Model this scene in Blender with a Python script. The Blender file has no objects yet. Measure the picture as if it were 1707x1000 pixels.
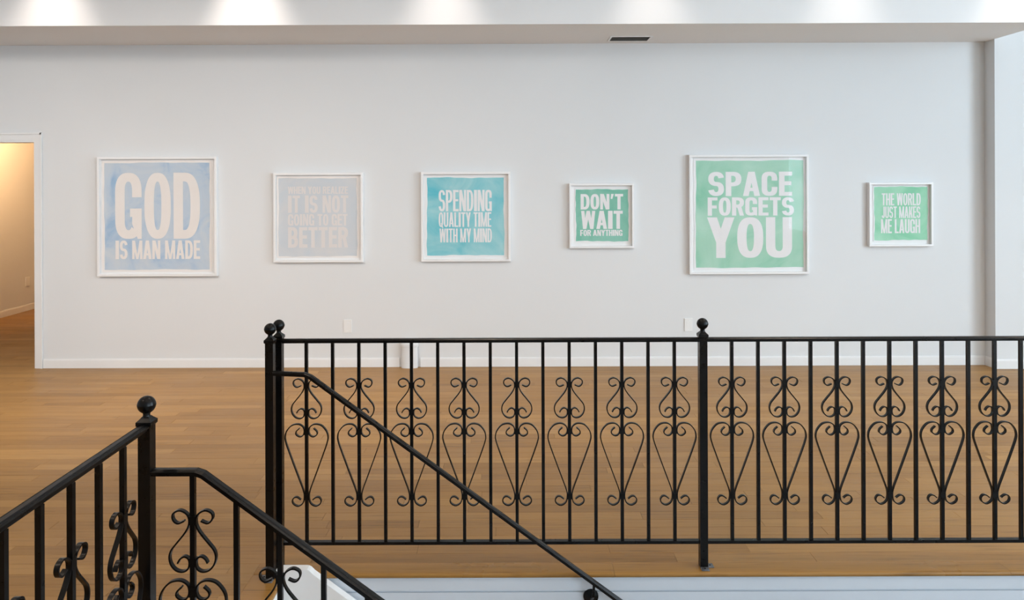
import bpy, math, random
from mathutils import Vector, Matrix
random.seed(7)
R = math.radians
scene = bpy.context.scene
col = scene.collection

# ---------------------------------------------------------------- camera
EYE = 1.688            # eye height over the gallery floor, metres
FPX = 1240.0           # focal length in pixels of a 1707 px wide frame
cd = bpy.data.cameras.new('camera'); cam = bpy.data.objects.new('camera', cd); col.objects.link(cam)
cd.sensor_fit = 'HORIZONTAL'; cd.sensor_width = 36.0; cd.lens = FPX / 1707.0 * 36.0
cd.shift_x = 3.5 / 1707.0; cd.shift_y = -200.0 / 1707.0      # rising-front lens: horizon above centre
cd.clip_start = 0.02; cd.clip_end = 200
cam.location = (0, 0, EYE)
cam.rotation_euler = (Matrix.Rotation(R(90), 4, 'X') @ Matrix.Rotation(R(-0.21), 4, 'Z')).to_euler()
scene.camera = cam

# ---------------------------------------------------------------- world, lights, exposure
scene.view_settings.view_transform = 'Standard'
scene.view_settings.look = 'None'
scene.view_settings.gamma = 1.0
scene.view_settings.use_curve_mapping = False
scene.view_settings.exposure = 0.28
w = bpy.data.worlds.new('overcast_sky'); scene.world = w; w.use_nodes = True
bg = w.node_tree.nodes['Background']
bg.inputs[0].default_value = (0.70, 0.865, 1.0, 1); bg.inputs[1].default_value = 9.4

def lamp(name, kind, loc, energy, color, rot=(0, 0, 0), **kw):
    l = bpy.data.lights.new(name, kind); l.energy = energy; l.color = color
    for k, v in kw.items(): setattr(l, k, v)
    o = bpy.data.objects.new(name, l); col.objects.link(o); o.location = loc; o.rotation_euler = rot
    return o
WX = 7.6                                        # inner face of the street wall with its windows
WINS = [(-7.4, -2.6), (0.3, 3.6)]  # y range of each street window
WZ0, WZ1 = 0.25, 4.0
for a, b in WINS:                               # light portals in the window openings
    p = lamp('window_portal', 'AREA', (WX + 0.1, (a + b) / 2, (WZ0 + WZ1) / 2), 1, (1, 1, 1), (0, R(90), 0),
             shape='RECTANGLE', size=WZ1 - WZ0, size_y=b - a)
    p.data.cycles.is_portal = True
WARM = (1.0, 0.83, 0.67)
CEIL = 4.1
for x, e in ((-3.61, 190), (-2.06, 215), (-0.52, 120), (1.12, 85), (2.66, 75), (4.0, 95)):   # recessed cans washing the soffit
    lamp('downlight', 'SPOT', (x, 5.59, CEIL - 0.03), e, (1.0, 0.89, 0.81), (0, 0, 0), spot_size=R(53), spot_blend=1.0, shadow_soft_size=0.05)
FILLS = [(x, 3.3, e) for x, e in ((-5.0, 50), (-2.6, 55), (-0.2, 75), (2.2, 100), (4.6, 100))] + [(-0.3, 1.1, 60), (2.0, 1.1, 70), (4.4, 1.1, 70)] + [(x, y, 85) for x in (-5.0, -2.7) for y in (1.0, -2.0, -5.0)]
for x, y, e in FILLS:                            # unseen warm spots under the ceiling, added to fill the room with light
    lamp('room_fill', 'SPOT', (x, y, CEIL - 0.03), e, WARM, (0, 0, 0), spot_size=R(130), spot_blend=0.7, shadow_soft_size=0.28)
for x, e in ((-5.0, 170), (-3.3, 170), (-1.7, 140), (-0.1, 85), (1.5, 50)):        # unseen spots added to brighten the picture wall, strongest at the left
    lamp('wall_fill', 'SPOT', (x, 1.9, 3.45), e, (1.0, 0.90, 0.82), Vector((0, 4.84, -2.5)).to_track_quat('-Z', 'Y').to_euler(), spot_size=R(62), spot_blend=1.0, shadow_soft_size=0.3)
lamp('hall_lamp', 'SPOT', (-5.4, 8.6, 2.6), 140, (1.0, 0.585, 0.275), Vector((-0.95, 1.0, -0.85)).to_track_quat('-Z', 'Y').to_euler(), spot_size=R(150), spot_blend=1.0, shadow_soft_size=0.1)

# ---------------------------------------------------------------- mesh helpers
class MB:
    def __init__(s): s.v = []; s.f = []; s.tone = []
    def add(s, vs, fs, tone=0.5):
        n = len(s.v); s.v += [tuple(p) for p in vs]; s.f += [tuple(i + n for i in f) for f in fs]; s.tone += [tone] * len(fs); return s
    def box(s, x0, y0, z0, x1, y1, z1, tone=0.5):
        return s.add([(x0,y0,z0),(x1,y0,z0),(x1,y1,z0),(x0,y1,z0),(x0,y0,z1),(x1,y0,z1),(x1,y1,z1),(x0,y1,z1)],
                     [(0,3,2,1),(4,5,6,7),(0,1,5,4),(1,2,6,5),(2,3,7,6),(3,0,4,7)], tone)
    def bbox(s, x0, y0, z0, x1, y1, z1, b, tone=0.5):      # box with all top edges chamfered
        return s.add([(x0,y0,z0),(x1,y0,z0),(x1,y1,z0),(x0,y1,z0),(x0,y0,z1-b),(x1,y0,z1-b),(x1,y1,z1-b),(x0,y1,z1-b),
                      (x0+b,y0+b,z1),(x1-b,y0+b,z1),(x1-b,y1-b,z1),(x0+b,y1-b,z1)],
                     [(0,3,2,1),(8,9,10,11),(0,1,5,4),(1,2,6,5),(2,3,7,6),(3,0,4,7),(4,5,9,8),(5,6,10,9),(6,7,11,10),(7,4,8,11)], tone)
    def lathe(s, prof, cx=0, cy=0, n=24, axis='z', square=False):
        vs = []; fs = []
        for r, h in prof:
            for k in range(n):
                a = 2 * math.pi * k / n + (math.pi / 4 if square else 0)
                p = (r * math.cos(a), r * math.sin(a), h)
                if axis == 'y': p = (p[0], p[2], p[1])
                if axis == 'x': p = (p[2], p[0], p[1])
                vs.append((p[0] + cx, p[1] + cy, p[2]))
        m = len(prof)
        for i in range(m - 1):
            for k in range(n):
                a = i * n + k; b = i * n + (k + 1) % n
                fs.append((a, b, b + n, a + n))
        fs.append(tuple(range(n))[::-1]); fs.append(tuple((m - 1) * n + k for k in range(n)))
        return s.add(vs, fs)
    def prism(s, pts, y0, y1):                             # polygon in XZ extruded along Y
        n = len(pts)
        vs = [(x, y0, z) for x, z in pts] + [(x, y1, z) for x, z in pts]
        fs = [tuple(range(n)), tuple(range(2 * n - 1, n - 1, -1))] + [(i, i + n, (i + 1) % n + n, (i + 1) % n) for i in range(n)]
        return s.add(vs, fs)
    def sweep(s, path, prof, lateral):                     # profile (u lateral, v normal) along a planar path, mitred
        L = Vector(lateral).normalized(); P = [Vector(p) for p in path]; vs = []; fs = []; n = len(prof)
        for i, p in enumerate(P):
            d0 = (p - P[i - 1]).normalized() if i else (P[1] - p).normalized()
            d1 = (P[i + 1] - p).normalized() if i < len(P) - 1 else d0
            t = (d0 + d1).normalized(); N = L.cross(t).normalized(); k = 1 / max(0.4, t.dot(d0))
            for u, v in prof: vs.append(p + L * u + N * (v * k))
        for i in range(len(P) - 1):
            for j in range(n):
                a = i * n + j; b = i * n + (j + 1) % n
                fs.append((a, b, b + n, a + n))
        fs.append(tuple(range(n))[::-1]); fs.append(tuple((len(P) - 1) * n + j for j in range(n)))
        return s.add(vs, fs)
    def mesh(s, name, mat, smooth=False):
        me = bpy.data.meshes.new(name); me.from_pydata(s.v, [], s.f)
        me.materials.append(mat)
        at = me.attributes.new('tone', 'FLOAT', 'FACE'); at.data.foreach_set('value', s.tone)
        import bmesh
        bm = bmesh.new(); bm.from_mesh(me); bmesh.ops.recalc_face_normals(bm, faces=bm.faces); bm.to_mesh(me); bm.free()
        if smooth:
            me.shade_smooth()
            me.set_sharp_from_angle(angle=R(40))
        me.update()
        return me

def link(name, me, parent=None, loc=(0, 0, 0), rotz=0):
    o = bpy.data.objects.new(name, me); col.objects.link(o); o.location = loc; o.rotation_euler = (0, 0, rotz)
    if parent: o.parent = parent
    return o
def tag(o, label=None, cat=None, group=None, kind=None):
    if label: o['label'] = label
    if cat: o['category'] = cat
    if group: o['group'] = group
    if kind: o['kind'] = kind
    return o
def thing(name, loc, label, cat, group=None, rotz=0):
    return tag(link(name, None, None, loc, rotz), label, cat, group)
def struct(name, mb, mat, parent=None, smooth=False, label=None):
    o = link(name, mb.mesh(name, mat, smooth), parent)
    if not parent: o['kind'] = 'structure'
    if label: o['label'] = label
    return o

# ---------------------------------------------------------------- materials
def mat_base(name):
    m = bpy.data.materials.new(name); m.use_nodes = True; nt = m.node_tree
    return m, nt, nt.nodes['Principled BSDF']
def nd(nt, t, **kw):
    n = nt.nodes.new(t)
    for k, v in kw.items(): setattr(n, k, v)
    return n
def noise(nt, scale, detail=3, rough=0.5, coord='Object', stretch=None):
    tc = nd(nt, 'ShaderNodeTexCoord'); n = nd(nt, 'ShaderNodeTexNoise')
    n.inputs['Scale'].default_value = scale; n.inputs['Detail'].default_value = detail; n.inputs['Roughness'].default_value = rough
    if stretch:
        mp = nd(nt, 'ShaderNodeMapping'); mp.inputs['Scale'].default_value = stretch
        nt.links.new(tc.outputs[coord], mp.inputs[0]); nt.links.new(mp.outputs[0], n.inputs['Vector'])
    else: nt.links.new(tc.outputs[coord], n.inputs['Vector'])
    return n
def ramp(nt, src, stops):
    r = nd(nt, 'ShaderNodeValToRGB'); e = r.color_ramp.elements
    while len(e) < len(stops): e.new(0.5)
    for el, (p, c) in zip(e, stops): el.position = p; el.color = (*c, 1)
    nt.links.new(src, r.inputs[0]); return r
def bump(nt, bs, src, strength, dist=0.002):
    b = nd(nt, 'ShaderNodeBump'); b.inputs['Strength'].default_value = strength; b.inputs['Distance'].default_value = dist
    nt.links.new(src, b.inputs['Height']); nt.links.new(b.outputs[0], bs.inputs['Normal'])
def paint(name, c0, c1, rough=0.6, scale=2.0, bscale=160, bstr=0.06):
    m, nt, bs = mat_base(name); n = noise(nt, scale, 3)
    r = ramp(nt, n.outputs['Fac'], [(0.3, c0), (0.7, c1)]); nt.links.new(r.outputs[0], bs.inputs['Base Color'])
    bs.inputs['Roughness'].default_value = rough
    if bstr: bump(nt, bs, noise(nt, bscale, 2).outputs['Fac'], bstr, 0.001)
    return m
M = {}
M['wall'] = paint('wall_paint', (0.742, 0.755, 0.762), (0.762, 0.775, 0.782), 0.7, 0.8)
M['ceiling'] = paint('ceiling_paint', (0.81, 0.805, 0.80), (0.83, 0.825, 0.82), 0.8, 0.8)
M['trim'] = paint('trim_paint', (0.82, 0.82, 0.815), (0.85, 0.85, 0.845), 0.35, 3, 60, 0.03)
M['well'] = paint('stairwell_grey_blue', (0.60, 0.64, 0.69), (0.63, 0.67, 0.72), 0.55, 1.5)  # even pale grey-blue, darker than the wall colour
M['frame'] = paint('frame_lacquer', (0.86, 0.86, 0.86), (0.88, 0.88, 0.88), 0.4, 4, 40, 0.02)
M['mat_board'] = paint('mat_board', (0.86, 0.855, 0.85), (0.88, 0.875, 0.87), 0.9, 5, 300, 0.05)
M['plate'] = paint('switch_plastic', (0.84, 0.84, 0.83), (0.86, 0.86, 0.85), 0.3, 4, 40, 0.0)
M['vent_dark'] = paint('vent_dark', (0.05, 0.047, 0.04), (0.07, 0.065, 0.055), 0.7)
M['vent_slat'] = paint('vent_slat', (0.36, 0.34, 0.31), (0.42, 0.40, 0.37), 0.6)
M['steel'] = paint('worn_steel', (0.05, 0.053, 0.06), (0.16, 0.165, 0.18), 0.45, 60)

m, nt, bs = mat_base('black_iron_paint')
n = noise(nt, 90, 4, 0.6); r = ramp(nt, n.outputs['Fac'], [(0.35, (0.001, 0.001, 0.0012)), (0.75, (0.003, 0.0029, 0.0028))])
nt.links.new(r.outputs[0], bs.inputs['Base Color'])
n2 = noise(nt, 35, 3); r2 = ramp(nt, n2.outputs['Fac'], [(0.3, (0.26,) * 3), (0.7, (0.38,) * 3)])
nt.links.new(r2.outputs[0], bs.inputs['Roughness']); bump(nt, bs, n2.outputs['Fac'], 0.05, 0.001)
bs.inputs['Specular IOR Level'].default_value = 0.24
M['iron'] = m

def wood(name, c0, c1, c2, rough):
    m, nt, bs = mat_base(name)
    at = nd(nt, 'ShaderNodeAttribute', attribute_name='tone')
    base = ramp(nt, at.outputs['Fac'], [(0.0, c0), (0.5, c1), (1.0, c2)])
    # long grain, shifted from board to board
    tc = nd(nt, 'ShaderNodeTexCoord'); mp = nd(nt, 'ShaderNodeMapping'); mp.inputs['Scale'].default_value = (2.2, 55.0, 10.0)
    ml = nd(nt, 'ShaderNodeMath', operation='MULTIPLY'); ml.inputs[1].default_value = 37.0; nt.links.new(at.outputs['Fac'], ml.inputs[0])
    cx = nd(nt, 'ShaderNodeCombineXYZ'); nt.links.new(ml.outputs[0], cx.inputs[0]); nt.links.new(ml.outputs[0], cx.inputs[2])
    ad = nd(nt, 'ShaderNodeVectorMath', operation='ADD')
    nt.links.new(tc.outputs['Object'], mp.inputs[0]); nt.links.new(mp.outputs[0], ad.inputs[0]); nt.links.new(cx.outputs[0], ad.inputs[1])
    n = nd(nt, 'ShaderNodeTexNoise'); n.inputs['Scale'].default_value = 1.3; n.inputs['Detail'].default_value = 5; n.inputs['Distortion'].default_value = 0.6
    nt.links.new(ad.outputs[0], n.inputs['Vector'])
    g = ramp(nt, n.outputs['Fac'], [(0.28, (0.66, 0.63, 0.60)), (0.46, (0.96, 0.95, 0.94)), (0.72, (1.0, 1.0, 1.0))])
    mx = nd(nt, 'ShaderNodeMixRGB', blend_type='MULTIPLY'); mx.inputs[0].default_value = 1
    nt.links.new(base.outputs[0], mx.inputs[1]); nt.links.new(g.outputs[0], mx.inputs[2])
    # scuffs
    sc = noise(nt, 1.7, 4, 0.6); s2 = ramp(nt, sc.outputs['Fac'], [(0.35, (0.94, 0.94, 0.95)), (0.65, (1, 1, 1))])
    mx2 = nd(nt, 'ShaderNodeMixRGB', blend_type='MULTIPLY'); mx2.inputs[0].default_value = 1
    nt.links.new(mx.outputs[0], mx2.inputs[1]); nt.links.new(s2.outputs[0], mx2.inputs[2])
    nt.links.new(mx2.outputs[0], bs.inputs['Base Color'])
    rr = ramp(nt, sc.outputs['Fac'], [(0.3, (rough - 0.05,) * 3), (0.7, (rough + 0.07,) * 3)])
    nt.links.new(rr.outputs[0], bs.inputs['Roughness'])
    bump(nt, bs, n.outputs['Fac'], 0.05, 0.001); bs.inputs['Specular IOR Level'].default_value = 0.36
    return m
M['oak'] = wood('oak_strip', (0.275, 0.143, 0.041), (0.330, 0.176, 0.053), (0.400, 0.224, 0.072), 0.42)
M['nosing'] = wood('oak_nosing', (0.29, 0.142, 0.034), (0.335, 0.168, 0.040), (0.38, 0.198, 0.050), 0.3)
M['subfloor'] = paint('subfloor', (0.12, 0.07, 0.035), (0.16, 0.09, 0.045), 0.8)

def wash(name, pale, mid, deep, scale=2.2, seed=0.0):
    m, nt, bs = mat_base(name)
    tc = nd(nt, 'ShaderNodeTexCoord'); mp = nd(nt, 'ShaderNodeMapping'); mp.inputs['Location'].default_value = (seed, seed * 1.7, seed * 0.3)
    nt.links.new(tc.outputs['Object'], mp.inputs[0])
    n = nd(nt, 'ShaderNodeTexNoise'); n.inputs['Scale'].default_value = scale; n.inputs['Detail'].default_value = 6
    n.inputs['Roughness'].default_value = 0.55; n.inputs['Distortion'].default_value = 1.2
    nt.links.new(mp.outputs[0], n.inputs['Vector'])
    r = ramp(nt, n.outputs['Fac'], [(0.33, pale), (0.52, mid), (0.72, deep)])
    nt.links.new(r.outputs[0], bs.inputs['Base Color']); bs.inputs['Roughness'].default_value = 0.85
    return m

def glass(name, f0=0.045):
    m, nt, bs = mat_base(name); nt.nodes.remove(bs)
    out = nt.nodes['Material Output']; tr = nd(nt, 'ShaderNodeBsdfTransparent'); gl = nd(nt, 'ShaderNodeBsdfGlossy'); lw = nd(nt, 'ShaderNodeLayerWeight')
    lw.inputs['Blend'].default_value = 0.5; gl.inputs['Roughness'].default_value = 0.01
    pw = nd(nt, 'ShaderNodeMath', operation='POWER'); pw.inputs[1].default_value = 5.0; nt.links.new(lw.outputs['Facing'], pw.inputs[0])
    ma = nd(nt, 'ShaderNodeMath', operation='MULTIPLY_ADD'); ma.inputs[1].default_value = 1 - f0; ma.inputs[2].default_value = f0; nt.links.new(pw.outputs[0], ma.inputs[0])
    mx = nd(nt, 'ShaderNodeMixShader'); nt.links.new(ma.outputs[0], mx.inputs[0]); nt.links.new(tr.outputs[0], mx.inputs[1]); nt.links.new(gl.outputs[0], mx.inputs[2])
    nt.links.new(mx.outputs[0], out.inputs[0]); return m
M['glazing'] = glass('picture_glazing', 0.018)
M['pane'] = glass('window_glass', 0.06)

# ---------------------------------------------------------------- room shell
WY = 6.739                      # picture wall
SOF = 2.922                     # soffit underside
SOFY = 5.896                    # soffit front
XL, YF = -6.6, -8.0             # left wall, wall behind the camera
PX, PY = 4.301, 6.596           # pilaster corner
DX0, DX1, DZ = -5.22, -4.285, 2.063   # doorway
HX, HY = -6.33, 11.2            # hall left wall, hall end
b = MB()
b.box(XL - 0.1, WY, 0, DX0, WY + 0.13, CEIL); b.box(DX0, WY, DZ, DX1, WY + 0.13, CEIL)
b.box(DX1, WY, 0, PX + 0.2, WY + 0.13, CEIL)
struct('wall_back', b, M['wall'])
b = MB(); b.box(PX, PY, 0, WX, WY + 0.13, CEIL)
struct('wall_pilaster', b, M['wall'], label='white pilaster wall stepping forward beside the picture wall')
b = MB(); b.box(XL - 0.1, YF, 0, XL, WY, CEIL); struct('wall_left', b, M['wall'])
b = MB(); b.box(XL - 0.1, YF - 0.1, 0, WX + 0.2, YF, CEIL); struct('wall_front', b, M['wall'])
b = MB(); b.box(WX, YF, 0, WX + 0.2, WY + 0.13, WZ0); b.box(WX, YF, WZ1, WX + 0.2, WY + 0.13, CEIL)
ys = [YF] + [v for w_ in WINS for v in w_] + [WY + 0.13]
for i in range(0, len(ys), 2): b.box(WX, ys[i], WZ0, WX + 0.2, ys[i + 1], WZ1)
struct('wall_right', b, M['wall'])
b = MB(); b.box(XL - 0.1, YF - 0.1, CEIL, WX + 0.2, WY + 0.13, CEIL + 0.1); struct('ceiling', b, M['ceiling'])
b = MB(); b.box(XL, SOFY, SOF, PX, WY, CEIL)
struct('ceiling_soffit', b, M['ceiling'], label='dropped white soffit along the picture wall')
for i, (a, c) in enumerate(WINS):
    b = MB(); f = 0.06; x0, x1 = WX + 0.07, WX + 0.14
    b.box(x0, a, WZ0, x1, a + f, WZ1); b.box(x0, c - f, WZ0, x1, c, WZ1); b.box(x0, a + f, WZ0, x1, c - f, WZ0 + f); b.box(x0, a + f, WZ1 - f, x1, c - f, WZ1)
    b.box(x0, (a + c) / 2 - f / 2, WZ0 + f, x1, (a + c) / 2 + f / 2, WZ1 - f)
    wf = struct('window_%d' % (i + 1), b, M['trim'])
    for p0, p1 in ((a + f, (a + c) / 2 - f / 2), ((a + c) / 2 + f / 2, c - f)):
        q = MB(); q.add([(x0 + .035, p0, WZ0 + f), (x0 + .035, p1, WZ0 + f), (x0 + .035, p1, WZ1 - f), (x0 + .035, p0, WZ1 - f)], [(0, 1, 2, 3)]); struct('pane', q, M['pane'], wf)
# hall behind the doorway
b = MB(); b.box(HX - 0.1, WY + 0.13, 0, HX, HY, 2.7); struct('wall_hall_left', b, M['wall'])
b = MB(); b.box(-4.1, WY + 0.13, 0, -4.0, HY, 2.7); struct('wall_hall_right', b, M['wall'])
b = MB(); b.box(HX - 0.1, HY, 0, -4.0, HY + 0.1, 2.7); struct('wall_hall_end', b, M['wall'])
b = MB(); b.box(HX - 0.1, WY + 0.13, 2.7, -4.0, HY + 0.1, 2.8); struct('ceiling_hall', b, M['wall'])
# door casing and jambs
b = MB(); cw = 0.052
b.box(DX1, WY - 0.016, 0, DX1 + cw, WY, DZ + cw + 0.012); b.box(DX0 - cw, WY - 0.016, 0, DX0, WY, DZ + cw + 0.012); b.box(DX0, WY - 0.016, DZ, DX1, WY, DZ + cw + 0.012)
b.box(DX1 + cw - 0.012, WY - 0.024, 0, DX1 + cw + 0.004, WY - 0.016, DZ + cw + 0.016); b.box(DX0 - cw - 0.004, WY - 0.024, 0, DX0 - cw + 0.012, WY - 0.016, DZ + cw + 0.016)
b.box(DX0 - cw, WY - 0.024, DZ + cw, DX1 + cw, WY - 0.016, DZ + cw + 0.016)
dr = struct('door_1', b, M['trim'], label='white painted casing of the open doorway')
b = MB(); b.box(DX1 - 0.018, WY - 0.012, 0, DX1 + 0.002, WY + 0.14, DZ); b.box(DX0, WY - 0.012, 0, DX0 + 0.018, WY + 0.14, DZ); b.box(DX0 + 0.018, WY - 0.012, DZ - 0.018, DX1 - 0.018, WY + 0.14, DZ)
struct('jamb', b, M['trim'], dr)
# baseboards: board with a thin rounded top
BH = 0.082
def baseboard(name, segs):
    b = MB()
    for (x0, y0, x1, y1, nx, ny) in segs:      # wall line and the direction it faces
        for (o0, z0, z1) in ((0.012, 0, BH - 0.012), (0.009, BH - 0.012, BH - 0.005), (0.006, BH - 0.005, BH)):
            b.box(min(x0, x1, x0 + nx * o0), min(y0, y1, y0 + ny * o0), z0, max(x0, x1, x0 + nx * o0), max(y0, y1, y0 + ny * o0), z1)
    return struct(name, b, M['trim'])
baseboard('baseboard_back', [(DX1 + cw + 0.004, WY, -1.005, WY, 0, -1), (-0.815, WY, PX, WY, 0, -1), (XL, WY, DX0 - cw - 0.004, WY, 0, -1)])
baseboard('baseboard_right', [(PX, PY, PX, WY, -1, 0), (PX - 0.012, PY, WX, PY, 0, -1)])
baseboard('baseboard_hall', [(HX, WY + 0.13, HX, HY, 1, 0), (HX, HY, -4.1, HY, 0, -1)])
baseboard('baseboard_left', [(XL, YF, XL, WY, 1, 0)])

# ---------------------------------------------------------------- floor, stair well
EX = -0.967                    # edge of the landing over the stairs
EY = 3.190                     # edge of the gallery floor over the stair well
WELL_X1, WELL_Y0 = 3.7, 0.35   # far end and near edge of the well
LOW = -2.93                    # floor below
NB = 0.091                     # nosing board
b = MB()
T0, T1 = -0.25, -0.02
b.box(XL - 0.1, EY + 0.03, T0, WX + 0.2, WY + 0.13, T1)
b.box(XL - 0.1, WELL_Y0, T0, EX - 0.03, EY + 0.03, T1); b.box(WELL_X1, WELL_Y0, T0, WX + 0.2, EY + 0.03, T1)
b.box(XL - 0.1, YF - 0.1, T0, WX + 0.2, WELL_Y0, T1); b.box(HX - 0.1, WY + 0.13, T0, -4.0, HY + 0.1, T1)
floor = struct('floor', b, M['subfloor'], label='honey oak strip floor of the gallery')
PW = 0.083
planks = []                    # x0, y0, x1, y1
def fill_row(y0, y1, xa, xb):
    x = xa - random.uniform(0, 0.9)
    while x < xb:
        L = random.choice((0.45, 0.6, 0.75, 0.9, 1.1, 1.3, 1.6)) * random.uniform(0.9, 1.1)
        p0, p1 = max(x, xa), min(x + L, xb)
        if p1 - p0 > 0.02: planks.append((p0, y0, p1, y1))
        x += L
y = EY + NB
while y < HY:
    y1 = y + PW
    if y < WY - 0.001: fill_row(y, min(y1, WY), XL, WX if y < PY else PX)
    if y1 > WY: fill_row(max(y, WY), y1, DX0 if y < WY + 0.13 else HX, DX1 if y < WY + 0.13 else -4.1)
    y = y1
y = EY + NB
while y > YF:
    y0 = max(y - PW, YF)
    if y > WELL_Y0: fill_row(y0, y, XL, EX - 0.14); fill_row(y0, y, WELL_X1, WX)
    else: fill_row(y0, y, XL, WX)
    y = y0
def seen(p):                   # rough size on view, used only to rank boards
    x0, y0, x1, y1 = p
    if y1 < 1.3: return 0
    k = FPX / ((y0 + y1) / 2)
    a, c = max(x0 * k + 850, 0), min(x1 * k + 850, 1707)
    lo = 300 + EYE * k
    return max(0, c - a) * 2090 / ((y0 + y1) / 2) ** 2 * (y1 - y0) if lo < 1010 else 0
planks.sort(key=seen, reverse=True)
def plank_mesh(mb, p):
    g = 0.0004
    mb.bbox(p[0] + g, p[1] + g, -0.02, p[2] - g, p[3] - g, random.uniform(-0.0003, 0.0003), 0.0009, min(1, max(0, random.gauss(0.5, 0.24))))
rest = MB()
for i, p in enumerate(planks):
    if i < 296:
        q = MB(); plank_mesh(q, p); struct('plank', q, M['oak'], floor)
    else: plank_mesh(rest, p)
tag(struct('floorboards', rest, M['oak'], floor), kind='stuff')
# nosing boards with a rounded front
def arc_prof(depth, th):       # (d, z) outline, d = 0 at the rounded front
    r = th / 2; pts = [(depth, 0), (depth, -th)]
    for k in range(9):
        a = R(-90 - 180 * k / 8); pts.append((r + r * math.cos(a), -r + r * math.sin(a)))
    return pts
x = -1.107
for L in (1.55, 1.7, 1.6):
    x1 = min(x + L, WELL_X1); q = MB(); pr = arc_prof(NB, 0.022)
    n = len(pr); q.add([(x + .0005, EY + d, z) for d, z in pr] + [(x1 - .0005, EY + d, z) for d, z in pr],
          [tuple(range(n)), tuple(range(2 * n - 1, n - 1, -1))] + [(i, i + n, (i + 1) % n + n, (i + 1) % n) for i in range(n)], random.uniform(0.3, 0.6))
    struct('nosing_board', q, M['nosing'], floor, True); x = x1
y = WELL_Y0
for L in (1.5, 1.335):
    y1 = min(y + L, EY - 0.0005); q = MB(); pr = arc_prof(0.14, 0.022)
    n = len(pr); q.add([(EX - d, y + .0005, z) for d, z in pr] + [(EX - d, y1, z) for d, z in pr],
          [tuple(range(n)), tuple(range(2 * n - 1, n - 1, -1))] + [(i, i + n, (i + 1) % n + n, (i + 1) % n) for i in range(n)], random.uniform(0.35, 0.6))
    struct('nosing_board', q, M['nosing'], floor, True); y = y1
# well walls
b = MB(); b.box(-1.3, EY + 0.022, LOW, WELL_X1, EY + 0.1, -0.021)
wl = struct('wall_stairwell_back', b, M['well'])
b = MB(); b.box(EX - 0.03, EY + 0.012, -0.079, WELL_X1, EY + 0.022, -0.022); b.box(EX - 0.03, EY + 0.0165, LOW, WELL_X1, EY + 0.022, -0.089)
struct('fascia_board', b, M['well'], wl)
b = MB(); b.box(EX - 0.11, WELL_Y0, LOW, EX - 0.03, 2.0, -0.021); struct('wall_stairwell_left', b, M['wall'])
b = MB(); b.box(WELL_X1, WELL_Y0, LOW, WELL_X1 + 0.08, EY + 0.1, -0.021); struct('wall_stairwell_right', b, M['wall'])
b = MB(); b.box(EX - 0.1, WELL_Y0 - 0.08, LOW, WELL_X1 + 0.08, WELL_Y0, -0.021); struct('wall_stairwell_front', b, M['wall'])
b = MB(); b.box(EX - 0.1, WELL_Y0 - 0.08, LOW - 0.05, WELL_X1 + 0.08, EY + 0.1, LOW); struct('floor_lower', b, M['oak'])
# sloping white skirt board at the head of the stairs
RISE, RUN = 0.183, 0.25
SL = RISE / RUN
pts = [(EX - 0.03, 0.040), (-0.878, 0.040), (-0.866, 0.0385), (-0.857, 0.034), (-0.850, 0.027), (-0.842, 0.019)]
xe = 1.2
pts += [(xe, 0.019 - (xe + 0.842) * SL), (xe, -0.23 - (xe + 0.842) * SL), (EX - 0.03, -0.23 + 0.08)]
b = MB(); b.prism(pts, EY - 0.036, EY + 0.002)
struct('trim_1', b, M['trim'], label='sloping white skirt board at the head of the stairs')
st = thing('staircase', (EX, 2.6, 0), 'wooden stairs with white risers going down beside the gallery floor', 'stairs')
X0 = EX - 0.03
q = MB(); q.box(-0.009, -0.58, -RISE + 0.022, 0.009, 0.535, 0.0 - 0.024); rme = q.mesh('riser', M['trim'])
q = MB(); q.box(-0.02, -0.58, -0.022, RUN + 0.02, 0.535, 0); tme = q.mesh('tread', M['nosing'])
for k in range(15):
    link('riser', rme, st, (X0 - EX + RUN * k + 0.009, 0, -RISE * k))
    link('tread', tme, st, (X0 - EX + RUN * k + 0.02, 0, -RISE * (k + 1)))
q = MB(); q.prism([(X0 - EX, -0.03), (X0 - EX + 15 * RUN, -0.03 - 15 * RISE), (X0 - EX + 15 * RUN, -0.33 - 15 * RISE), (X0 - EX, -0.36)], -0.61, -0.582)
link('stringer', q.mesh('stringer', M['trim']), st)

# ---------------------------------------------------------------- iron railings
def catmull(pts, sub=5):
    P = [Vector((p[0], 0, p[1])) for p in pts]; out = []
    for i in range(len(P) - 1):
        p0 = P[max(i - 1, 0)]; p1 = P[i]; p2 = P[i + 1]; p3 = P[min(i + 2, len(P) - 1)]
        for k in range(sub):
            t = k / sub
            out.append(0.5 * ((2 * p1) + (p2 - p0) * t + (2 * p0 - 5 * p1 + 4 * p2 - p3) * t * t + (3 * p1 - p0 - 3 * p2 + p3) * t ** 3))
    return out + [P[-1]]
UP = [(88,160),(150,185),(192,165),(212,120),(196,74),(133,50),(66,82),(36,140),(42,212),(84,290),(173,400),(226,470),(244,545),(224,622),(173,678),(105,694),(50,665),(33,606),(46,556),(88,535),(132,560),(158,605)]
LO = [(69,120),(100,150),(102,180),(69,202),(36,190),(22,150),(34,106),(80,80),(144,92),(193,145),(210,200),(203,255),(164,370),(83,590),(35,720),(23,785),(36,850),(83,881),(127,863),(141,830),(124,799),(93,795),(58,820)]
def scroll_mesh(pts, k, y0, ztop, name):
    path = catmull([(dx * k, ztop - (y - y0) * k) for dx, y in pts])
    t, d = 0.0023, 0.006
    q = MB(); q.sweep(path, [(-d, -t), (d, -t), (d, t), (-d, t)], (0, 1, 0)); return q.mesh(name, M['iron'], True)
ZU, ZL = 0.824, 0.6265
up_me = scroll_mesh(UP, 0.173 / 645, 50, ZU, 'scroll_upper'); lo_me = scroll_mesh(LO, 0.3575 / 803, 80, ZL, 'scroll_lower')
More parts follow.
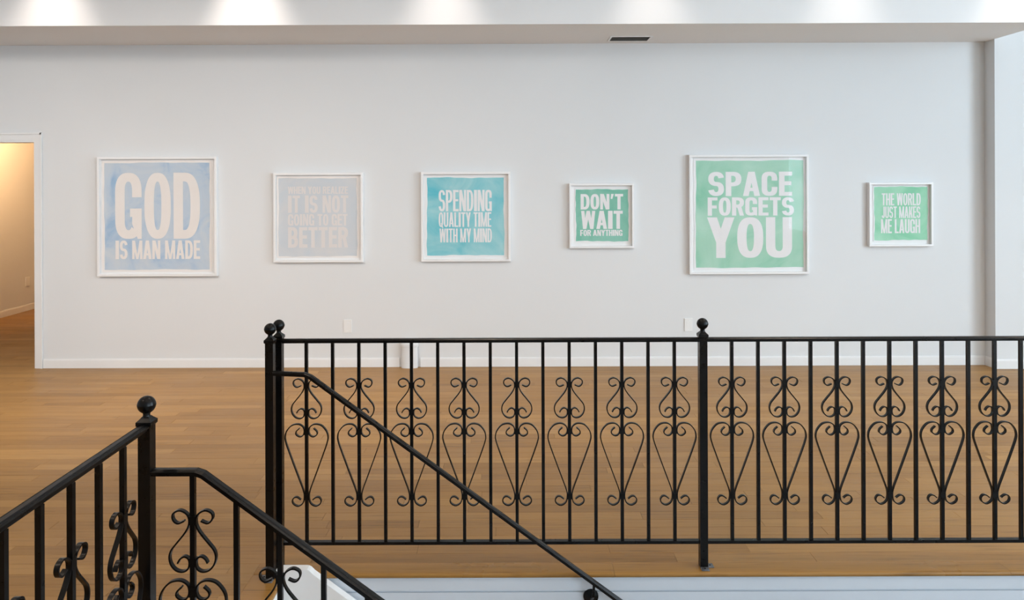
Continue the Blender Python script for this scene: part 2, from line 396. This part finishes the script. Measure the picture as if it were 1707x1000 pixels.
def scrolls(root, loc, rotz=0):
    for me, nm in ((up_me, 'upper_scroll'), (lo_me, 'lower_scroll')):
        link(nm, me, root, loc, rotz); link(nm, me, root, loc, rotz + math.pi)
    # welded collars where the scrolls meet the bar
    for z in COLL: link('weld', weld_me, root, (loc[0], loc[1], loc[2] + z), rotz)
BW = 0.0068
q = MB(); q.box(-0.0105, -0.0072, -0.012, 0.0105, 0.0072, 0.012); weld_me = q.mesh('weld', M['iron'])
COLL = (ZU - 0.028, ZU - 0.146, ZL - 0.034, ZL - 0.318)
def bar_mesh(z0, z1):
    q = MB(); q.box(-BW, -BW, z0, BW, BW, z1); return q.mesh('baluster', M['iron'])
CAP = [(-.011,-.009),(.011,-.009),(.0115,-.003),(.0165,-.001),(.0165,.004),(.012,.0075),(.009,.0062),(.006,.009),(-.006,.009),(-.009,.0062),(-.012,.0075),(-.0165,.004),(-.0165,-.001),(-.0115,-.003)]
PH = 0.017                                     # half width of a post
def post(root, x, y, ztop=1.003, foot=((0, -1), (1, 0))):
    q = MB(); q.box(-PH, -PH, 0.0, PH, PH, ztop)
    p = link('post', q.mesh('post', M['iron']), root, (x, y, 0))
    q = MB(); s2 = math.sqrt(2)
    q.lathe([(PH * s2 + .001, ztop - 0.004), (0.0212 * s2, ztop), (0.0212 * s2, ztop + 0.010), (0.0185 * s2, ztop + 0.0125), (0.012 * s2, ztop + 0.019), (0.009 * s2, ztop + 0.023)], n=4, square=True)
    c = link('cap', q.mesh('cap', M['iron']), p)
    q = MB(); r = 0.0248; zc = ztop + 0.055
    prof = [(0.0125, ztop + 0.018), (0.0105, ztop + 0.022), (0.0096, ztop + 0.027), (0.0100, ztop + 0.031)]
    prof += [(r * math.cos(R(a)), zc + r * math.sin(R(a))) for a in range(-66, 0, 11)] + [(r * 1.02, zc - 0.0008), (r * 1.02, zc + 0.0008)]
    prof += [(r * math.cos(R(a)), zc + r * math.sin(R(a))) for a in range(10, 90, 10)] + [(0.0006, zc + r)]
    link('ball_finial', q.lathe(prof, n=28).mesh('ball_finial', M['iron'], True), p)
    for fx, fy in foot:
        q = MB(); cx, cy = fx * (PH + 0.012), fy * (PH + 0.012); hx = 0.014 if fx else 0.0165; hy = 0.014 if fy else 0.0165
        q.bbox(cx - hx, cy - hy, 0.0005, cx + hx, cy + hy, 0.005, 0.001)
        ft = link('foot_plate', q.mesh('foot_plate', M['steel']), p)
        q = MB(); q.lathe([(0.0045, 0.005), (0.004, 0.007), (0.0015, 0.008)], cx, cy, 10)
        link('screw', q.mesh('screw', M['iron'], True), p)
    return p

# railing along the gallery edge
RY = 3.246
rl = thing('balcony_railing', (0.838, RY, 0), 'long black iron scroll railing along the edge of the gallery floor, facing the pictures', 'railing')
XP = [-1.011, 0.838, 2.87]
TOP = 0.990                                    # centre height of cap rail
for x in XP: post(rl, x - 0.838, 0)
for i in range(2):
    a, c = XP[i] + PH - 0.838, XP[i + 1] - PH - 0.838
    q = MB(); q.sweep([(a, 0, TOP), (c, 0, TOP)], CAP, (0, -1, 0)); link('top_rail', q.mesh('top_rail', M['iron']), rl)
    q = MB(); q.box(a, -0.0115, 0.1025, c, 0.0115, 0.1155); link('bottom_rail', q.mesh('bottom_rail', M['iron']), rl)
bm_level = bar_mesh(0.114, TOP - 0.006)
for k in range(15):
    x = 0.7141 - 0.11464 * k - 0.838
    link('baluster', bm_level, rl, (x, 0, 0))
    if k % 2 == 0: scrolls(rl, (x, 0, 0))
for k in range(16):
    x = 0.9645 + 0.11464 * k - 0.838
    link('baluster', bm_level, rl, (x, 0, 0))
    if k % 2 == 0: scrolls(rl, (x, 0, 0))

# wall-side handrail of the stairs with its own post
ha = thing('stair_handrail', (-1.022, 3.163, 0), 'plain black iron handrail without balusters, sloping from its own ball-topped post along the stairwell wall', 'handrail')
post(ha, 0, 0, foot=((0, -1), (-1, 0)))
HZ = 0.868; hy = -0.012
xb = -0.860 + 1.022; xe = 3.0
SL2 = 0.728
q = MB(); q.sweep([(PH, hy, HZ + 0.006), (xb - 0.012, hy, HZ), (xb + 0.012, hy, HZ - 0.010), (xe, hy, HZ - 0.010 - (xe - xb) * SL2)], CAP, (0, -1, 0))
link('handrail', q.mesh('handrail', M['iron']), ha)
bx = 0.350 + 1.022
bz = HZ - (bx - xb) * SL2 - 0.014
q = MB(); q.sweep([(bx, hy + 0.001, bz), (bx - 0.003, hy + 0.004, bz - 0.052), (bx - 0.008, hy + 0.026, bz - 0.076), (bx - 0.008, EY - 3.163 + 0.012, bz - 0.078)], [(-.005, -.005), (.005, -.005), (.005, .005), (-.005, .005)], (1, 0, 0))
br = link('bracket', q.mesh('bracket', M['iron']), ha)
q = MB(); q.lathe([(0.033, 0.0), (0.032, -0.006), (0.018, -0.011), (0.010, -0.015)], 0, 0, 20, axis='y')
link('rosette', q.mesh('rosette', M['iron'], True), br, (bx - 0.008, EY - 3.163 + 0.014, bz - 0.078))

# railing of the landing that turns down the near side of the stairs
NX, NY = -1.028, 2.10
sr = thing('stair_railing', (NX, NY, 0), 'black iron scroll railing turning from the landing down the open side of the stairs', 'railing')
post(sr, 0, 0, foot=((-1, 0), (0, -1)))
post(sr, 0, -1.66, foot=((-1, 0), (0, -1)))
q = MB(); q.sweep([(0, -PH, TOP + 0.008), (0, -1.66 + PH, TOP + 0.008)], CAP, (-1, 0, 0)); link('top_rail', q.mesh('top_rail', M['iron']), sr)
q = MB(); q.box(-0.0115, -1.66 + PH, 0.1025, 0.0115, -PH, 0.1155); link('bottom_rail', q.mesh('bottom_rail', M['iron']), sr)
for k in range(13):
    y = 1.971 - 0.1165 * k - NY
    link('baluster', bm_level, sr, (0, y, 0))
    if k % 2 == 0: scrolls(sr, (0, y, 0), math.pi / 2)
xb = -0.878 - NX; xe = 2.6
q = MB(); q.sweep([(PH, 0, HZ), (xb - 0.010, 0, HZ), (xb + 0.010, 0, HZ - 0.007), (xe, 0, HZ - 0.007 - (xe - xb - 0.01) * SL)], CAP, (0, -1, 0)); link('stair_rail', q.mesh('stair_rail', M['iron']), sr)
q = MB(); q.sweep([(PH, 0, 0.06), (xb - 0.02, 0, 0.045), (xe, 0, 0.045 - (xe - xb + 0.02) * SL)], [(-.0115, -.0065), (.0115, -.0065), (.0115, .0065), (-.0115, .0065)], (0, -1, 0)); link('bottom_rail', q.mesh('bottom_rail', M['iron']), sr)
bm_stair = bar_mesh(0.05, HZ - 0.006)
for k in range(20):
    x = -0.898 + 0.1229 * k - NX
    dz = 0 if k == 0 else -(x - xb) * SL
    link('baluster', bm_stair, sr, (x, 0, dz))
    if k % 2 == 0: scrolls(sr, (x, 0, dz - 0.064))

# ---------------------------------------------------------------- lettering
def bar(x0, y0, x1, y1): return [[(x0, y0), (x1, y0), (x1, y1), (x0, y1)]]
def slant(b0, b1, yb, t0, t1, yt): return [[(b0, yb), (b1, yb), (t1, yt), (t0, yt)]]
def ring(cx, cy, a, b_, s, t, th0=0, th1=360, n=2.5):
    def pt(th, a, b_):
        c, sn = math.cos(R(th)), math.sin(R(th)); e = 2 / n
        return (cx + a * math.copysign(abs(c) ** e, c), cy + b_ * math.copysign(abs(sn) ** e, sn))
    N = max(6, int(abs(th1 - th0) / 9)); out = []
    for i in range(N):
        u, v = th0 + (th1 - th0) * i / N, th0 + (th1 - th0) * (i + 1) / N
        out.append([pt(u, a, b_), pt(v, a, b_), pt(v, max(a - s, .01 * a), max(b_ - t, .01 * b_)), pt(u, max(a - s, .01 * a), max(b_ - t, .01 * b_))])
    return out
def bowl(w, y0, y1, s, t):
    a = min(w * 0.58, (y1 - y0) * 0.9); cx = w - a
    return [bar(s * .5, y1 - t, cx, y1), bar(s * .5, y0, cx, y0 + t), ring(cx, (y0 + y1) / 2, a, (y1 - y0) / 2, s, t, -90, 90)]
WID = {'I': .46, 'W': 1.42, 'M': 1.32, 'A': 1.08, 'E': .84, 'F': .82, 'L': .82, 'T': .92, 'Y': 1.05, 'J': .8, 'N': 1.04, 'Z': .9, "'": .42, ' ': .40}
def glyph(c, w, h, s, t):
    S = [bar(0, 0, s, h)]; b2 = (h + t) / 4
    if c == 'I': return [bar(0, 0, w, h)]
    if c == 'L': return S + [bar(s, 0, w, t)]
    if c == 'T': return [bar(0, h - t, w, h), bar(w / 2 - s / 2, 0, w / 2 + s / 2, h - t)]
    if c == 'F': return S + [bar(s, h - t, w, h), bar(s, h * .48 - t / 2, w * .92, h * .48 + t / 2)]
    if c == 'E': return S + [bar(s, h - t, w, h), bar(s, h * .52 - t / 2, w * .94, h * .52 + t / 2), bar(s, 0, w, t)]
    if c == 'H': return S + [bar(w - s, 0, w, h), bar(s, h / 2 - t / 2, w - s, h / 2 + t / 2)]
    if c == 'O': return [ring(w / 2, h / 2, w / 2, h / 2, s, t)]
    if c == 'Q': return [ring(w / 2, h / 2, w / 2, h / 2, s, t), slant(w * .72, w * 1.0, -h * .06, w * .45, w * .70, h * .26)]
    if c == 'D': return S + bowl(w, 0, h, s, t)
    if c in 'CG':
        e = min(h * .30, w * .75); top = ring(w / 2, h - e, w / 2, e, s, t, 0, 180); left = bar(0, e, s, h - e); ter = bar(w - s, h * .63, w, h - e)
        if c == 'C': return [top, left, ring(w / 2, e, w / 2, e, s, t, 180, 360), ter, bar(w - s, e, w, h * .37)]
        return [top, left, ring(w / 2, e, w / 2, e, s, t, 180, 320), ter, bar(w * .56, h * .46 - t * .95, w, h * .46), bar(w - s, e * .75, w, h * .46 - t * .95), slant(w - s * .42, w, 0, w - s, w, e * .75)]
    if c == 'S': return [ring(w / 2, h - b2, w / 2, b2, s, t, 8, 270, 2.3), ring(w / 2, b2, w / 2, b2, s, t, 90, -172, 2.3)]
    if c == 'P': return S + bowl(w, h * .40, h, s, t)
    if c == 'R': return S + bowl(w, h * .44, h, s, t) + [slant(w - s * 1.0, w, 0, w * .42, w * .42 + s, h * .5)]
    if c == 'B': return S + bowl(w * .95, h / 2 - t / 2, h, s, t) + bowl(w, 0, h / 2 + t / 2, s, t)
    if c == 'U': return [bar(0, h * .3, s, h), bar(w - s, h * .3, w, h), ring(w / 2, h * .3, w / 2, h * .3, s, t, 180, 360)]
    if c == 'J': return [bar(w - s, h * .28, w, h), ring(w / 2, h * .28, w / 2, h * .28, s, t, 190, 360)]
    if c == 'A': return [slant(0, s, 0, w / 2 - s * .58, w / 2 + s * .42, h), slant(w - s, w, 0, w / 2 - s * .42, w / 2 + s * .58, h), bar(w * .25, h * .2, w * .75, h * .2 + t * .85)]
    if c == 'N': return [bar(0, 0, s * .88, h), bar(w - s * .88, 0, w, h), slant(w - s * 1.15, w - s * .1, 0, s * .1, s * 1.15, h)]
    if c == 'M': return [bar(0, 0, s * .85, h), bar(w - s * .85, 0, w, h), slant(w / 2 - s * .42, w / 2 + s * .25, 0, s * .0, s * 1.05, h), slant(w / 2 - s * .25, w / 2 + s * .42, 0, w - s * 1.05, w, h)]
    if c == 'W':
        q = w / 4; k = s * .46
        return [slant(q - k, q + k, 0, 0, s * .9, h), slant(q - k, q + k, 0, w / 2 - k, w / 2 + k, h), slant(3 * q - k, 3 * q + k, 0, w / 2 - k, w / 2 + k, h), slant(3 * q - k, 3 * q + k, 0, w - s * .9, w, h)]
    if c == 'Y': return [bar(w / 2 - s / 2, 0, w / 2 + s / 2, h * .44), slant(w / 2 - s / 2, w / 2 + s / 2, h * .38, 0, s * 1.05, h), slant(w / 2 - s / 2, w / 2 + s / 2, h * .38, w - s * 1.05, w, h)]
    if c == 'K': return S + [slant(s * .9, s * 1.5, h * .30, w - s * 1.05, w, h), slant(w - s * 1.05, w, 0, w * .38, w * .38 + s * .9, h * .62)]
    if c == 'Z': return [bar(0, h - t, w, h), bar(0, 0, w, t), slant(0, s * 1.1, t, w - s * 1.1, w, h - t)]
    if c == "'": return [slant(w * .1, w * .55, h * .68, w * .2, w * .95, h)]
    return []
def line_mesh(text, x0, z0, x1, z1, y, mat, stem=.36):
    gap = 0.10; tot = sum(WID.get(c, 1) for c in text) + gap * (len(text) - 1)
    u = (x1 - x0) / tot; h = z1 - z0; s = stem * u; t = min(s * .92, h * .165)
    q = MB(); x = x0
    for c in text:
        cw_ = WID.get(c, 1) * u
        for k, piece in enumerate(glyph(c, cw_, h, s, t)):
            for poly in piece:
                q.add([(x + px, y - 0.00012 * k, z0 + pz) for px, pz in poly], [(0, 1, 2, 3)])
        x += cw_ + gap * u
    me = bpy.data.meshes.new('lettering'); me.from_pydata(q.v, [], q.f); me.materials.append(mat); return me

# ---------------------------------------------------------------- framed works on paper
def paper_mat(name, c): return paint(name, c, tuple(min(1, v * 1.03) for v in c), 0.9, 6, 220, 0.08)
FD, RC, FW = 0.045, 0.028, 0.0205    # frame depth, recess of the paper behind the front, face width
def picture(X, Z, S, box, fields, lines, mats, label, seed, fw=FW):
    root = thing('framed_print', (X, WY, Z), label, 'picture')
    rnd = random.Random(seed); h = S / 2
    bx0, by0, bx1, by1 = box
    off = X * RC / WY                           # the paper sits deeper than the frame face
    def U(px): return ((px - bx0) / (bx1 - bx0) - 0.5) * S + off
    def V(py): return (0.5 - (py - by0) / (by1 - by0)) * S + (Z - EYE) * RC / WY
    # frame: four mitred mouldings
    for k in range(4):
        q = MB(); pr = [(0, 0), (0, -FD + .002), (.002, -FD), (fw - .001, -FD), (fw, -FD + .001), (fw, 0)]
        vs = []
        for sgn in (-1, 1):
            for d, yy in pr: vs.append((sgn * (h - d), yy, -h + d))
        n = len(pr); q.add(vs, [tuple(range(n)), tuple(range(2 * n - 1, n - 1, -1))] + [(i, i + n, (i + 1) % n + n, (i + 1) % n) for i in range(n)])
        o = link('frame_rail', q.mesh('frame_rail', M['frame']), root); o.rotation_euler = (0, k * math.pi / 2, 0)
    q = MB(); q.box(-h + fw, -FD + RC + 0.006 - 0.002, -h + fw, h - fw, -0.004, h - fw); link('mat_board', q.mesh('mat_board', M['mat_board']), root)
    # deckled sheet and its painted field
    def ragged(x0, z0, x1, z1, y0, y1, amp, mat, name):
        pts = []; N = 40
        for side in range(4):
            ph = [rnd.uniform(0, 6.28) for _ in range(3)]
            for i in range(N):
                t = i / N; d = amp * (0.5 * math.sin(5 * t + ph[0]) + 0.3 * math.sin(13 * t + ph[1]) + 0.25 * math.sin(31 * t + ph[2])) * min(1, 8 * t, 8 * (1 - t))
                if side == 0: p = (x0 + (x1 - x0) * t, z0 + d)
                elif side == 1: p = (x1 + d, z0 + (z1 - z0) * t)
                elif side == 2: p = (x1 - (x1 - x0) * t, z1 + d)
                else: p = (x0 + d, z1 - (z1 - z0) * t)
                pts.append(p)
        q = MB(); n = len(pts)
        q.v = [(x, y0, z) for x, z in pts] + [(x, y1, z) for x, z in pts]
        q.f = [tuple(range(n))] + [(i, i + n, (i + 1) % n + n, (i + 1) % n) for i in range(n)]; q.tone = [.5] * len(q.f)
        return link(name, q.mesh(name, mat), root)
    fx0, fy0, fx1, fy1 = fields
    m_ = 0.018 * S
    yp = -FD + RC
    ragged(U(fx0) - m_, V(fy1) - m_, U(fx1) + m_, V(fy0) + m_, yp, yp + 0.003, 0.005, mats[0], 'paper')
    ragged(U(fx0), V(fy1), U(fx1), V(fy0), yp - 0.0006, yp - 0.0002, 0.006, mats[1], 'painted_field')
    for txt, x0, y0, x1, y1 in lines:
        link('lettering', line_mesh(txt, U(x0), V(y1), U(x1), V(y0), yp - 0.0009, mats[2]), root)
    q = MB(); q.add([(-h + fw, -FD + 0.005, -h + fw), (h - fw, -FD + 0.005, -h + fw), (h - fw, -FD + 0.005, h - fw), (-h + fw, -FD + 0.005, h - fw)], [(0, 1, 2, 3)])
    link('glazing', q.mesh('glazing', M['glazing']), root)
    return root
ivory = paper_mat('paper_ivory', (0.85, 0.81, 0.78)); cool = paper_mat('paper_white', (0.85, 0.84, 0.84))
ink1 = paper_mat('letters_ivory', (0.83, 0.785, 0.75)); ink2 = paper_mat('letters_white', (0.83, 0.815, 0.82))
picture(-3.18, 1.370, 1.076, (52, 52, 940, 935), (107, 95, 890, 887),
        [('GOD', 187, 168, 820, 658), ('IS MAN MADE', 188, 670, 820, 808)],
        (ivory, wash('wash_blue', (0.60, 0.66, 0.72), (0.51, 0.61, 0.72), (0.28, 0.46, 0.68), 3.2, 1.0), ink1),
        'large framed print, pale lettering GOD IS MAN MADE on powder blue wash', 1)
picture(-1.728, 1.356, 0.807, (60, 75, 915, 928), (110, 125, 860, 870),
        [('WHEN YOU REALIZE', 200, 205, 775, 275), ('IT IS NOT', 200, 290, 778, 455), ('GOING TO GET', 200, 468, 770, 578), ('BETTER', 200, 592, 775, 788)],
        (ivory, wash('wash_pale', (0.69, 0.69, 0.695), (0.62, 0.66, 0.70), (0.55, 0.64, 0.71), 1.6, 2.0), paper_mat('letters_pale', (0.75, 0.715, 0.70))),
        'medium framed print in faint grey-blue, its pale lettering beginning WHEN YOU REALIZE', 2)
picture(-0.398, 1.359, 0.807, (63, 65, 925, 920), (120, 118, 862, 862),
        [('SPENDING', 232, 236, 745, 440), ('QUALITY TIME', 232, 450, 740, 590), ('WITH MY MIND', 240, 605, 745, 738)],
        (cool, wash('wash_turquoise', (0.40, 0.68, 0.71), (0.25, 0.60, 0.66), (0.11, 0.52, 0.62), 2.6, 3.0), ink2),
        'medium framed print, white lettering SPENDING QUALITY TIME WITH MY MIND on turquoise wash', 3)
picture(0.825, 1.363, 0.583, (72, 85, 935, 948), (158, 165, 858, 855),
        [("DON'T", 222, 225, 790, 432), ('WAIT', 228, 450, 785, 692), ('FOR ANYTHING', 215, 705, 780, 785)],
        (cool, wash('wash_sea_green', (0.28, 0.58, 0.47), (0.22, 0.53, 0.41), (0.15, 0.47, 0.35), 3.0, 4.0), ink2),
        "small framed print, white lettering DON'T WAIT FOR ANYTHING on sea green wash", 4, 0.0185)
picture(2.153, 1.370, 1.076, (62, 57, 945, 942), (108, 98, 905, 893),
        [('SPACE', 200, 182, 822, 362), ('FORGETS', 195, 372, 835, 508), ('YOU', 190, 520, 820, 822)],
        (cool, wash('wash_mint', (0.45, 0.70, 0.56), (0.37, 0.65, 0.50), (0.22, 0.55, 0.38), 1.8, 5.0), ink2),
        'large framed print, white lettering SPACE FORGETS YOU on mint green wash', 5)
picture(3.523, 1.365, 0.576, (105, 85, 935, 905), (165, 140, 858, 825),
        [('THE WORLD', 262, 222, 770, 378), ('JUST MAKES', 262, 393, 765, 540), ('ME LAUGH', 252, 555, 762, 735)],
        (cool, wash('wash_spring', (0.42, 0.73, 0.54), (0.33, 0.68, 0.47), (0.22, 0.60, 0.38), 3.4, 6.0), ink2),
        'small framed print, white lettering THE WORLD JUST MAKES ME LAUGH on bright mint wash', 6, 0.0185)

# ---------------------------------------------------------------- small fittings
def wall_plate(loc, label, rotz=0, group=None):
    o = thing('wall_plate', loc, label, 'outlet', group, rotz)
    q = MB(); q.prism([(-.036, -.058), (.036, -.058), (.036, .058), (-.036, .058)], -0.008, 0.0); link('plate', q.mesh('plate', M['plate']), o)
    q = MB(); q.prism([(-.017, -.034), (.017, -.034), (.017, .034), (-.017, .034)], -0.0092, -0.008); link('insert', q.mesh('insert', M['plate']), o)
    for z in (-.046, .046):
        q = MB(); q.lathe([(.003, -.008), (.003, -.009), (.001, -.0094)], n=8, axis='y'); s_ = link('screw', q.mesh('screw', M['plate']), o); s_.location = (0, 0, z)
    return o
wall_plate((-1.473, WY, 0.370), 'white wall plate low on the wall below the pale WHEN YOU REALIZE print')
wall_plate((1.612, WY, 0.372), 'white wall plate low on the wall near the SPACE FORGETS YOU print')
wall_plate((HX, 9.75, 0.38), 'wall plate on the warmly lit hall wall beyond the doorway', R(90))

vt = thing('air_vent', (1.053, 6.513, SOF), 'small dark louvred air vent set in the soffit underside', 'vent')
hx, hy_ = 0.166, 0.095
q = MB(); f = 0.018
q.box(-hx - f, -hy_ - f, -0.005, hx + f, -hy_, 0); q.box(-hx - f, hy_, -0.005, hx + f, hy_ + f, 0); q.box(-hx - f, -hy_, -0.005, -hx, hy_, 0); q.box(hx, -hy_, -0.005, hx + f, hy_, 0)
link('vent_frame', q.mesh('vent_frame', M['trim']), vt)
q = MB(); q.box(-hx, -hy_, -0.0012, hx, hy_, -0.0004); link('backing', q.mesh('backing', M['vent_dark']), vt)
q = MB(); q.add([(-hx, -.005, -.0045), (hx, -.005, -.0045), (hx, .005, -.0015), (-hx, .005, -.0015), (-hx, -.005, -.0038), (hx, -.005, -.0038), (hx, .005, -.0012), (-hx, .005, -.0012)],
                [(0, 1, 2, 3), (4, 5, 6, 7), (0, 1, 5, 4), (2, 3, 7, 6)]); sm = q.mesh('slat', M['vent_slat'])
for k in range(12): link('slat', sm, vt, (0, -hy_ + 0.0085 + k * 0.0158, 0))

pp = thing('pipe_stub', (-0.910, WY - 0.034, 0), 'short white painted pipe stub with a collar standing against the baseboard', 'pipe')
q = MB(); q.lathe([(0.074, 0), (0.074, 0.19)], n=36); link('pipe_body', q.mesh('pipe_body', M['wall'], True), pp)
q = MB(); q.lathe([(0.076, 0.19), (0.081, 0.193), (0.081, 0.213), (0.076, 0.218), (0.072, 0.222)], n=36); link('collar', q.mesh('collar', M['wall'], True), pp)
for o in pp.children: o.scale = (1, 0.42, 1)      # flattened against the wall
